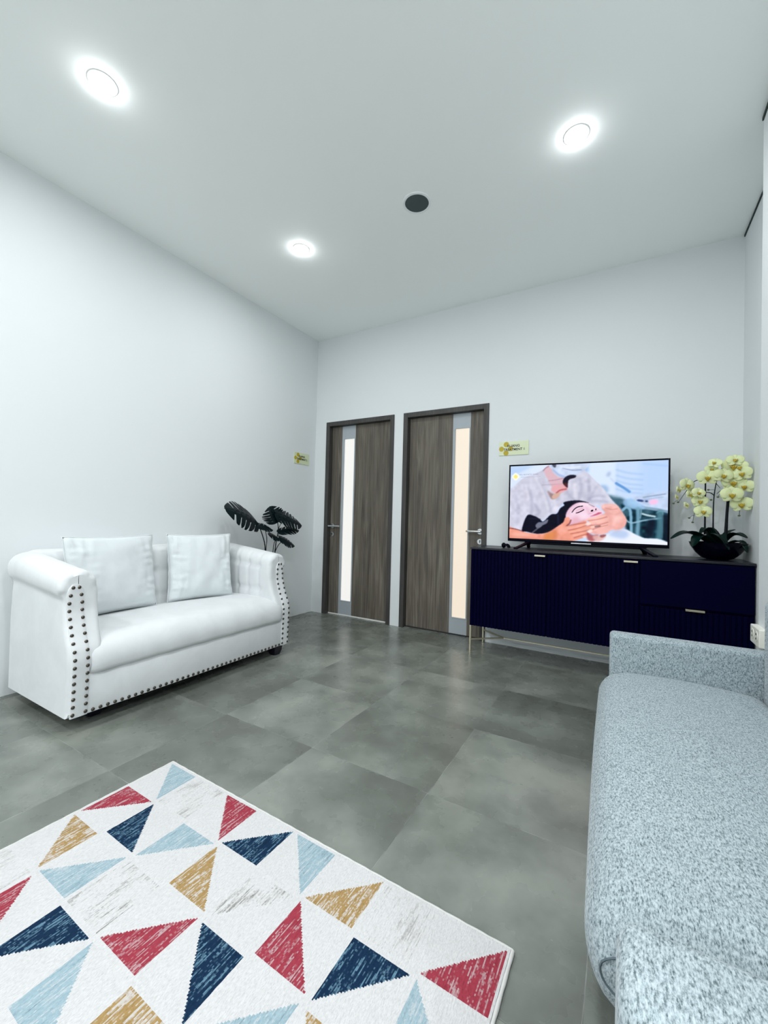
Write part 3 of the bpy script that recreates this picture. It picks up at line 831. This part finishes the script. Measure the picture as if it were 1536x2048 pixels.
# dark hair and cap round the patient's head
fill((8, 8, 30), [(235, 570), (300, 575), (345, 600), (375, 622), (440, 562), (492, 552), (520, 505), (556, 478), (545, 456), (600, 440), (690, 436), (770, 462), (690, 470), (630, 495), (590, 540), (580, 600), (540, 655), (480, 692), (420, 718), (330, 732), (230, 712), (190, 700)], True, 1)
fill((128, 132, 150), [(308, 655), (335, 628), (372, 625), (415, 602), (408, 635), (372, 655), (345, 678), (318, 680)], True, 1, .9); line((110, 112, 122), [(330, 680), (300, 705), (280, 722)], 12, 1, .8)
line((60, 70, 100), [(500, 560), (505, 640)], 10, 2, .6); line((50, 60, 90), [(250, 598), (350, 600)], 5, 1, .6)
# patient's face
fill((243, 210, 228), [(568, 610), (574, 545), (612, 490), (670, 456), (735, 454), (800, 472), (852, 505), (892, 540), (870, 562), (790, 588), (740, 618), (660, 648), (600, 650)], True, 1)
ell((226, 170, 184), 655, 610, 45, 30, -.2, soft=5, op=.7); ell((250, 228, 242), 720, 570, 40, 26, -.2, soft=5, op=.7)
line((34, 22, 42), [(622, 540), (645, 510), (675, 492), (712, 486)], 9, 0, .95); line((46, 20, 40), [(658, 547), (690, 536), (722, 518)], 9, 0, .95); line((215, 160, 180), [(655, 530), (690, 512), (720, 505)], 8, 1, .6)
ell((206, 196, 205), 790, 480, 30, 10, .3, soft=1, op=.8); line((120, 95, 110), [(765, 468), (800, 486), (812, 492)], 5, 0, .6)
ell((12, 8, 22), 793, 526, 13, 8, -.6, soft=0); ell((20, 12, 26), 826, 514, 6, 9, .2, soft=0); line((225, 170, 190), [(765, 555), (790, 545), (838, 520)], 8, 1, .7)
fill((206, 92, 122), [(775, 578), (820, 556), (852, 540), (878, 546), (830, 566)], True, 1)
# near arm and hand
fill((240, 160, 138), [(70, 674), (140, 690), (210, 715), (300, 730), (385, 728), (440, 704), (500, 662), (548, 626), (560, 592), (585, 582), (606, 600), (596, 640), (575, 660), (650, 642), (735, 614), (748, 634), (735, 655), (800, 655), (825, 668), (800, 690), (745, 700), (765, 722), (755, 745), (730, 760), (690, 775), (640, 790), (560, 796), (300, 786), (60, 775)], True, 1, 1, 14, 15)
fill((222, 138, 74), [(385, 735), (440, 715), (490, 700), (490, 760), (440, 790), (380, 785)], True, 4, .75); ell((250, 192, 176), 180, 740, 90, 16, .05, soft=4, op=.8); ell((250, 186, 172), 560, 690, 60, 20, -.4, soft=4, op=.6)
for pts in ([(570, 660), (660, 645), (740, 632)], [(590, 700), (670, 682), (745, 655)], [(610, 730), (700, 712), (790, 690)], [(640, 765), (700, 745), (760, 728)]): line((168, 84, 72), pts, 6, 1, .75)
line((120, 40, 40), [(580, 655), (600, 640), (612, 610)], 10, 1, .8); line((92, 30, 36), [(80, 682), (140, 690), (205, 712)], 6, 1, .8)
ell((252, 214, 206), 800, 668, 20, 8, -.1); ell((252, 214, 206), 735, 756, 22, 9, -.1); fill((170, 70, 70), [(750, 715), (800, 740), (850, 735), (820, 790), (760, 785)], True, 2, .8); fill((228, 180, 176), [(800, 750), (870, 740), (915, 745), (880, 785), (830, 795)], True, 2, .9)
# far hand
fill((243, 184, 176), [(738, 602), (800, 585), (870, 560), (905, 545), (878, 512), (876, 485), (900, 470), (960, 464), (1010, 480), (1050, 535), (1088, 600), (1078, 655), (1030, 688), (960, 695), (925, 720), (870, 735), (800, 728), (762, 712), (770, 692), (850, 662), (800, 658), (752, 655), (742, 634), (770, 622), (745, 615)], True, 1, 1, 14, 18)
for pts in ([(760, 614), (840, 602), (920, 580)], [(770, 654), (850, 650), (930, 628)], [(800, 690), (860, 668), (930, 650)]): line((176, 96, 88), pts, 6, 1, .75)
line((205, 130, 128), [(905, 500), (960, 515), (1010, 508)], 6, 1, .7); line((206, 140, 140), [(930, 545), (990, 560), (1040, 540)], 6, 2, .6); line((60, 20, 30), [(822, 668), (862, 660)], 12, 1, .8)
ell((253, 226, 220), 765, 640, 20, 12, -.1); ell((253, 226, 220), 778, 706, 20, 12, -.3); ell((252, 206, 200), 890, 490, 16, 20, 0, soft=2, op=.8); ell((252, 216, 210), 1000, 600, 40, 22, -.6, soft=5, op=.7)
fill((130, 60, 60), [(862, 742), (915, 735), (900, 755), (870, 762)], True, 1, .7)
# soft modelling on skin and cloth
for pts in ([(590, 682), (680, 662), (745, 645)], [(600, 715), (700, 698), (790, 672)], [(630, 748), (700, 728), (755, 716)], [(770, 634), (850, 622), (930, 602)], [(790, 676), (860, 660), (950, 640)], [(760, 604), (840, 590), (910, 566)]):
    line((255, 206, 190), pts, 12, 2, .5)
for pts in ([(470, 690), (480, 740), (470, 790)], [(1075, 610), (1050, 670), (990, 695)], [(200, 770), (330, 782), (420, 784)]):
    line((196, 108, 96), pts, 24, 5, .35)
line((255, 226, 226), [(905, 488), (960, 476), (1005, 490)], 12, 3, .6); line((222, 140, 136), [(925, 560), (960, 600), (950, 660)], 18, 4, .35)
line((216, 168, 190), [(580, 560), (615, 505), (660, 470)], 18, 4, .5); line((255, 240, 248), [(690, 470), (740, 470), (780, 490)], 14, 3, .7); line((206, 150, 170), [(745, 500), (762, 530), (768, 556)], 9, 3, .5)
ell((250, 226, 240), 640, 545, 26, 16, -.5, soft=4, op=.5); line((176, 96, 104), [(600, 640), (660, 640), (735, 608)], 9, 3, .45)
for k in range(26):
    x0, y0 = 110+rs.rand()*780, 250+rs.rand()*190
    line((178, 178, 202) if k % 2 else (236, 236, 248), [(x0, y0), (x0+rs.uniform(-14, 14), y0+30+rs.rand()*50)], 7, 3, .22, False)
# logo flower
for dx, dy in ((0, -16), (0, 16), (-16, 0), (16, 0)): ell((250, 250, 236), 134+dx, 226+dy, 18, 18, soft=1)
for dx, dy in ((0, -9), (0, 9), (-9, 0), (9, 0)): ell((246, 232, 120), 134+dx, 226+dy, 9, 9, soft=1)
line((160, 165, 195), [(182, 231), (350, 224)], 4, 0, .45, False)
IM = np.clip(IM*1.02-6, 0, 255)/255
LIN = np.where(IM <= .04045, IM/12.92, ((IM+.055)/1.055)**2.4)
vx = sx0+U*(sx1-sx0); vz = sz1-V*(sz1-sz0)
verts = np.stack([vx, np.full_like(vx, TY+.005), vz], -1).reshape(-1, 3)
idx = np.arange(GX*GY).reshape(GY, GX)
faces = np.stack([idx[1:, :-1], idx[1:, 1:], idx[:-1, 1:], idx[:-1, :-1]], -1).reshape(-1, 4)
me = bpy.data.meshes.new('screen'); me.from_pydata(verts.tolist(), [], faces.tolist())
at = me.color_attributes.new('picture', 'FLOAT_COLOR', 'POINT')
at.data.foreach_set('color', np.concatenate([LIN.reshape(-1, 3), np.ones((GX*GY, 1))], 1).astype(np.float32).ravel())
M_screen = mat('lit_screen', (.002, .002, .003), .2, spec=.08); n = NT(M_screen)
a = n.add('ShaderNodeVertexColor'); a.layer_name = 'picture'
n.link(a.outputs['Color'], n.b.inputs['Emission Color']); n.b.inputs['Emission Strength'].default_value = 1.05
obj('screen', me, M_screen, tv, origin=TO)['label'] = 'lit screen showing hands massaging a face'
M_caption = lit('screen_caption', srgb(140, 148, 185)[:3], .9)
me_t = text_mesh('BALI AESTHETIC CLINIC', .0175, 'LEFT', 1.0, .0001)
me_t.transform(Matrix.Translation((sx0+.066*(sx1-sx0), TY+.0043, sz1-.128*(sz1-sz0))) @ Matrix.Rotation(PI/2, 4, 'X') @ Matrix.Diagonal((.78, .8, 1, 1)))
obj('screen_caption', me_t, M_caption, tv, origin=TO)

# ------------------------------------------------------------------ little black gadget by the television
b = bmesh.new(); gx, gy = -.828, 3.375
ball(b, (gx-.018, gy, SZ1+.021), .020, 16, 10, (.9, 1, 1.05))
loft(b, [[Vector((gx+.004+.030*math.sin(a)*rr, gy+yy, SZ1+.001+.034*math.cos(a)*rr)) for a in np.linspace(-.5, 1.5, 10)] +
         [Vector((gx+.004+.016*math.sin(a)*rr, gy+yy, SZ1+.001+.018*math.cos(a)*rr)) for a in np.linspace(1.5, -.5, 10)] for yy, rr in ((-.022, .85), (-.016, 1), (.016, 1), (.022, .85))])
g = obj('small_gadget', b, M_black, None, smooth=50, origin=(gx, gy, SZ1)); g.location = (gx, gy, SZ1)
tag(g, 'small rounded black gadget lying on the sideboard left of the television foot', 'gadget')

# ------------------------------------------------------------------ orchid in its bowl
M_bowl = mat('black_glazed_bowl', (.0006, .0006, .006), .15, spec=.08)
M_oleaf = mat('dark_green_leaf', (.0015, .013, .010), .35, spec=.15)
M_stick = mat('dark_orchid_stem', (.006, .008, .012), .5, spec=.2)
M_petal = mat('pale_yellow_petal', srgb(222, 226, 172), .6, spec=.2, Subsurface_Weight=.15)
M_lip = mat('ochre_orchid_lip', srgb(176, 150, 40), .6)
M_bud = mat('dark_green_bud', (.10, .12, .06), .5)
M_moss = mat('dark_moss', (.004, .006, .005), .95)
OC = (.522, 3.415)
oo = (*OC, SZ1)
orchid = thing('potted_orchid', 'pale yellow artificial orchid in black bowl at right end of sideboard', 'potted plant', oo)
b = bmesh.new()
lathe(b, [(.055, SZ1), (.085, SZ1+.012), (.118, SZ1+.045), (.143, SZ1+.085), (.153, SZ1+.112), (.149, SZ1+.113), (.137, SZ1+.085), (.10, SZ1+.06)], *OC, 56)
obj('bowl', b, M_bowl, orchid, smooth=50, origin=oo)
b = bmesh.new(); lathe(b, [(.138, SZ1+.088), (.10, SZ1+.104), (.04, SZ1+.112)], *OC, 32); obj('moss', b, M_moss, orchid, smooth=60, origin=oo)
def strap(p0, p1, p2, w, name='leaf'):
    """broad strap leaf along a curve p0-p1-p2, with a folded midrib and thickness"""
    pts = cr([p0, p1, p2], 15); b = bmesh.new(); rings = []
    for i, p in enumerate(pts):
        t = (pts[min(14, i+1)]-pts[max(0, i-1)]).normalized()
        s = t.cross(Vector((0, 0, 1))); s = s.normalized() if s.length > .05 else Vector((1, 0, 0)); u = s.cross(t)
        ww = w*(math.sin(PI*min(1, .16+.84*i/14*.98))**.65)*.5
        r = [p+s*ww*x+u*(ww*.30*abs(x)) for x in (-1, -.5, 0, .5, 1)]
        r += [p+s*ww*x+u*(ww*.30*abs(x)-.003) for x in (1, .5, 0, -.5, -1)]
        rings.append(r)
    obj(name, loft(b, rings), M_oleaf, orchid, smooth=60, origin=oo)
Z = SZ1
strap((.47, 3.37, Z+.105), (.36, 3.33, Z+.168), (.262, 3.30, Z+.128), .115)
strap((.49, 3.36, Z+.10), (.415, 3.30, Z+.150), (.375, 3.26, Z+.085), .080)
strap((.50, 3.40, Z+.10), (.46, 3.37, Z+.20), (.42, 3.35, Z+.165), .075)
strap((.53, 3.38, Z+.10), (.51, 3.30, Z+.165), (.555, 3.26, Z+.075), .075)
strap((.55, 3.43, Z+.10), (.50, 3.45, Z+.20), (.45, 3.46, Z+.175), .060)
strap((.55, 3.40, Z+.10), (.60, 3.37, Z+.165), (.655, 3.34, Z+.150), .115)
strap((.55, 3.44, Z+.10), (.575, 3.45, Z+.17), (.62, 3.47, Z+.200), .055)
strap((.56, 3.38, Z+.10), (.62, 3.34, Z+.125), (.650, 3.31, Z+.062), .060)
# outline sketch of the plant (u right, v down) laid onto an upright plane
def O(u, v, dy=0):
    q = 7.91469e-05*u+3.24024e-06*v+1
    x, z = (.000461374*u+7.15242e-06*v+.14289)/q, (9.83487e-05*u-.000532284*v+1.66374)/q
    k = (3.40+dy)/3.40
    return Vector((x*k, 3.40+dy, 1.07+(z-1.07)*k))
def stem(pts, r0, r1=None, name='stem'):
    pp = cr(pts, max(6, len(pts)*5)); r1 = r1 or r0
    obj(name, tube(bmesh.new(), pp, [r0+(r1-r0)*i/(len(pp)-1) for i in range(len(pp))], 8), M_stick, orchid, smooth=60, origin=oo)
stem([O(712, 1230), O(718, 900), O(722, 560)], .0055, .0045, 'support_stick')
stem([O(820, 1230), O(828, 820), O(850, 620), O(880, 500), O(930, 380), O(985, 315), O(905, 318)], .0048, .0016)
stem([O(975, 1260), O(1000, 900), O(1030, 560), O(1070, 380)], .0062, .004, 'support_stick')
stem([O(1000, 1260, .02), O(1018, 900, .02), O(1070, 560, .02), O(1170, 520, .01), O(1180, 700), O(1175, 860), O(1160, 985)], .0045, .0012)
stem([O(830, 720), O(790, 690), O(700, 700), O(600, 870), O(555, 1070)], .003, .001)
stem([O(722, 560), O(640, 520), O(560, 555), O(470, 670), O(370, 810)], .003, .001)
stem([O(835, 650), O(760, 650)], .0014); stem([O(870, 700), O(920, 660), O(970, 660)], .0016); stem([O(865, 570), O(915, 630)], .002, .001)
stem([O(930, 380), O(850, 380)], .0018, .0012)
def flower(c, size, yaw, tilt, roll, seed):
    """moth orchid bloom: three sepals, two broad petals, and a lip; looks along -y"""
    r = random.Random(seed); b = bmesh.new()
    M = Matrix.Translation(c) @ Matrix.Rotation(yaw, 4, 'Z') @ Matrix.Rotation(tilt, 4, 'X') @ Matrix.Rotation(roll, 4, 'Y')
    def petal(ang, L, Wd, back):
        rings = []
        for i in range(9):
            t = i/8; w = Wd*math.sin(PI*min(1, .06+.92*t))**.6*.5
            row = []
            for k in range(7):
                s = -1+2*k/6
                x, z = s*w, t*L
                y = back-.16*L*math.sin(PI*t*.9)+.10*w*abs(s)*2+.004*math.sin(s*5+seed)*t
                X = x*math.cos(ang)+z*math.sin(ang); Zz = -x*math.sin(ang)+z*math.cos(ang)
                row.append(M @ Vector((X*size, y*size, Zz*size)))
            rings.append(row)
        front = [[b.verts.new(p) for p in rw] for rw in rings]
        off = M.to_3x3() @ Vector((0, .0012, 0))
        backv = [[b.verts.new(p+off) for p in rw] for rw in rings]
        for i in range(8):
            for k in range(6):
                b.faces.new((front[i][k], front[i][k+1], front[i+1][k+1], front[i+1][k]))
                b.faces.new((backv[i][k], backv[i+1][k], backv[i+1][k+1], backv[i][k+1]))
        for i in range(8):
            for k in (0, 6): b.faces.new((front[i][k], front[i+1][k], backv[i+1][k], backv[i][k]))
        for k in range(6): b.faces.new((front[8][k], front[8][k+1], backv[8][k+1], backv[8][k]))
    for ang in (0, 2.25, -2.25): petal(ang, .50, .40, .06)
    for ang in (1.25, -1.25): petal(ang, .56, .66, 0)
    o = obj('flower', b, M_petal, orchid, smooth=80, origin=oo)
    b = bmesh.new()
    def lp(x, y, z): return M @ Vector((x*size, y*size, z*size))
    ball(b, lp(0, -.09, -.03), .085*size, 8, 6)
    tube(b, [lp(0, -.07, -.06), lp(0, -.16, -.14), lp(0, -.15, -.25)], [.07*size, .09*size, .02*size], 8)
    for s in (-1, 1): tube(b, [lp(0, -.08, -.06), lp(s*.10, -.13, -.05), lp(s*.13, -.16, .03)], [.05*size, .055*size, .02*size], 6)
    obj('lip', b, M_lip, o, smooth=80, origin=oo)
FL = [(480, 590, .115, -.7, .1, .1), (372, 650, .060, -1.1, .1, .3), (845, 300, .085, .5, .8, .3), (800, 385, .080, -.2, .5, 0), (752, 490, .128, .1, .05, 0),
      (632, 690, .085, -.3, .3, .2), (650, 800, .100, -.1, .25, 0), (690, 935, .110, -.2, .4, 0), (955, 465, .115, -.2, .1, .2), (1085, 345, .135, .05, .05, .1), (1110, 265, .100, .1, .6, 0),
      (1200, 440, .115, .4, .1, -.2), (1085, 555, .135, .05, 0, .05), (1235, 605, .110, .5, .05, 0), (1065, 715, .128, .0, .1, 0), (1195, 840, .125, .3, .15, -.1), (520, 715, .070, -.9, .3, .2), (475, 850, .055, -1.0, .4, .4), (350, 745, .048, -1.2, .3, .5), (1170, 360, .100, .5, .2, -.3)]
for i, (u, v, s, yaw, tilt, roll) in enumerate(FL):
    flower(O(u, v, -.035-.012*(i % 3)), s*.86, -yaw*.9, -tilt*.6, roll, i)
for (u, v) in ((760, 650), (885, 742), (795, 780), (510, 1015), (555, 1072), (365, 810), (305, 826), (1095, 862), (1160, 985)):
    obj('bud', ball(bmesh.new(), O(u, v, -.005), .0062, 10, 8, (1.25, 1, .9)), M_bud, orchid, smooth=80, origin=oo)
for (u, v, u2, v2) in ((510, 1015, 580, 985), (305, 826, 365, 790), (1095, 862, 1175, 800), (885, 742, 930, 690)):
    stem([O(u, v), O((u+u2)/2, (v+v2)/2-12), O(u2, v2)], .001)

# ------------------------------------------------------------------ monstera behind the white sofa
M_mleaf = mat('dark_monstera_leaf', (.0012, .007, .009), .4, spec=.12)
M_mstem = mat('dark_monstera_stem', (.004, .009, .010), .5, spec=.2)
M_pot = mat('dark_plant_pot', (.03, .032, .035), .5)
MO = (-2.80, 2.72, 0)
mon = thing('monstera_plant', 'dark green split-leaf monstera in the corner behind the white sofa', 'potted plant', MO)
b = bmesh.new(); lathe(b, [(.085, 0), (.105, .10), (.115, .24), (.12, .27), (.108, .27), (.10, .22), (.04, .21)], MO[0], MO[1], 40)
obj('pot', b, M_pot, mon, smooth=40, origin=MO)
def mpt(u, v, dx=0):
    """outline units of the plant -> upright plane x = -2.78+dx along the left wall"""
    q = -.000172328*u-2.63448e-06*v+1
    y, z = (.000280982*u+1.49411e-05*v+2.06276)/q, (-.000170359*u-.000558006*v+1.25585)/q
    k = (2.78-dx)/2.78
    return Vector((-2.78+dx, y*k, 1.07+(z-1.07)*k))
def mleaf(base, tip, width, normal, nlobe, droop, seed):
    base, tip = Vector(base), Vector(tip); L = (tip-base).length; ax = (tip-base).normalized()
    nrm = Vector(normal); nrm = (nrm-ax*nrm.dot(ax)).normalized(); sd = ax.cross(nrm); r = random.Random(seed)
    b = bmesh.new()
    def P(s, w):
        hgt = droop*L*(.25-(s-.5)**2)-abs(w)*.22*width
        return base+ax*(s*L)+sd*(w*width)+nrm*hgt
    def hw(s): return .5*max(0, math.sin(PI*min(1, (.20+.80*s))))**.62 if s < .985 else .02
    N = nlobe; M = N*14
    for side in (-1, 1):
        cuts = [(i+1)/N*.92+r.uniform(-.015, .015) for i in range(N-1)]
        prev = None
        for i in range(M+1):
            s = i/M; d = min(abs(s-c) for c in cuts); h_ = hw(s)
            # slits between broad lobes, deeper towards the middle of the leaf
            ext = h_*(.34 if d < .020 else (.90 if d < .036 else 1.0))
            row = []
            for k in range(6):
                w = ext*k/5
                row.append(b.verts.new(P(s+(1-s)*(.26*(w/.5)**1.6-.06*math.sin(PI*min(1, w/.5))), side*w)))
            if prev:
                for k in range(5): b.faces.new((prev[k], prev[k+1], row[k+1], row[k]))
            prev = row
    o = obj('leaf', b, M_mleaf, mon, smooth=60, origin=MO)
    sm_ = o.modifiers.new('thickness', 'SOLIDIFY'); sm_.thickness = .0022
    return o
def mstem(pts, r0, r1): 
    pp = cr(pts, 22); obj('stem', tube(bmesh.new(), pp, [r0+(r1-r0)*i/21 for i in range(22)], 8), M_mstem, mon, smooth=60, origin=MO)
soil = Vector((MO[0], MO[1], .22))
mleaf(mpt(668, 458), mpt(203, 255, .05), .30, (.60, -.36, .56), 6, .26, 1)
mleaf(mpt(945, 455), mpt(835, 228, -.05), .22, (.80, -.45, .35), 6, .10, 2)
mleaf(mpt(915, 320, .02), mpt(1280, 497, .06), .24, (.62, -.22, .62), 7, .14, 3)
mleaf(mpt(645, 490, .02), mpt(878, 560, .03), .11, (.62, -.15, .75), 4, .25, 4)
mleaf(mpt(950, 590, .03), mpt(1240, 562, .06), .12, (.55, -.25, .72), 5, .35, 5)
mleaf(mpt(960, 660, .05), mpt(1182, 785, .10), .14, (.55, -.10, .74), 5, .15, 6)
mleaf(mpt(955, 670, .04), mpt(815, 625, .04), .12, (.55, -.20, .75), 4, .20, 7)
mstem([soil, mpt(765, 1100), mpt(770, 800), mpt(735, 640), mpt(668, 458)], .007, .004)
mstem([soil, mpt(785, 1100), mpt(782, 830), mpt(795, 690), mpt(776, 575, .02)], .005, .003)
mstem([soil, mpt(870, 1100), mpt(880, 850), mpt(900, 730), mpt(935, 655, .03)], .006, .003)
mstem([soil, mpt(900, 1100), mpt(908, 850), mpt(930, 690), mpt(955, 560), mpt(945, 455)], .007, .004)
mstem([mpt(908, 860), mpt(955, 770, .03), mpt(1005, 715, .05)], .004, .003)
mstem([mpt(935, 650, .01), mpt(970, 610, .02), mpt(1000, 575, .03)], .003, .0025)
mstem([mpt(958, 540), mpt(985, 480, .02), mpt(1010, 440, .03)], .003, .0025)

# ------------------------------------------------------------------ camera
yaw, pit, roll = 5.30608107e-01, 1.54648445e-02, 2.53733566e-02
fw = Vector((-math.sin(yaw), math.cos(yaw), 0)); rt = Vector((math.cos(yaw), math.sin(yaw), 0)); up = Vector((0, 0, 1))
fw2 = fw*math.cos(pit)+up*math.sin(pit); up2 = up*math.cos(pit)-fw*math.sin(pit)
r3 = rt*math.cos(roll)+up2*math.sin(roll); u3 = up2*math.cos(roll)-rt*math.sin(roll)
cam = bpy.data.cameras.new('camera'); co = bpy.data.objects.new('camera', cam); C.objects.link(co)
cam.sensor_fit = 'VERTICAL'; cam.sensor_height = 36; cam.lens = 822.1155*36/2048; cam.clip_start = .02
M3 = Matrix((r3, u3, -fw2)).transposed().to_4x4(); co.matrix_world = Matrix.Translation((0, 0, 1.07)) @ M3
bpy.context.scene.camera = co
w = bpy.data.worlds.new('world'); bpy.context.scene.world = w; w.use_nodes = True
w.node_tree.nodes['Background'].inputs['Color'].default_value = (.6, .65, .65, 1)
w.node_tree.nodes['Background'].inputs['Strength'].default_value = .3
bpy.context.scene.cycles.diffuse_bounces = 8
vs = bpy.context.scene.view_settings
vs.view_transform = 'Standard'; vs.look = 'None'; vs.gamma = 1; vs.use_curve_mapping = False; vs.exposure = 0
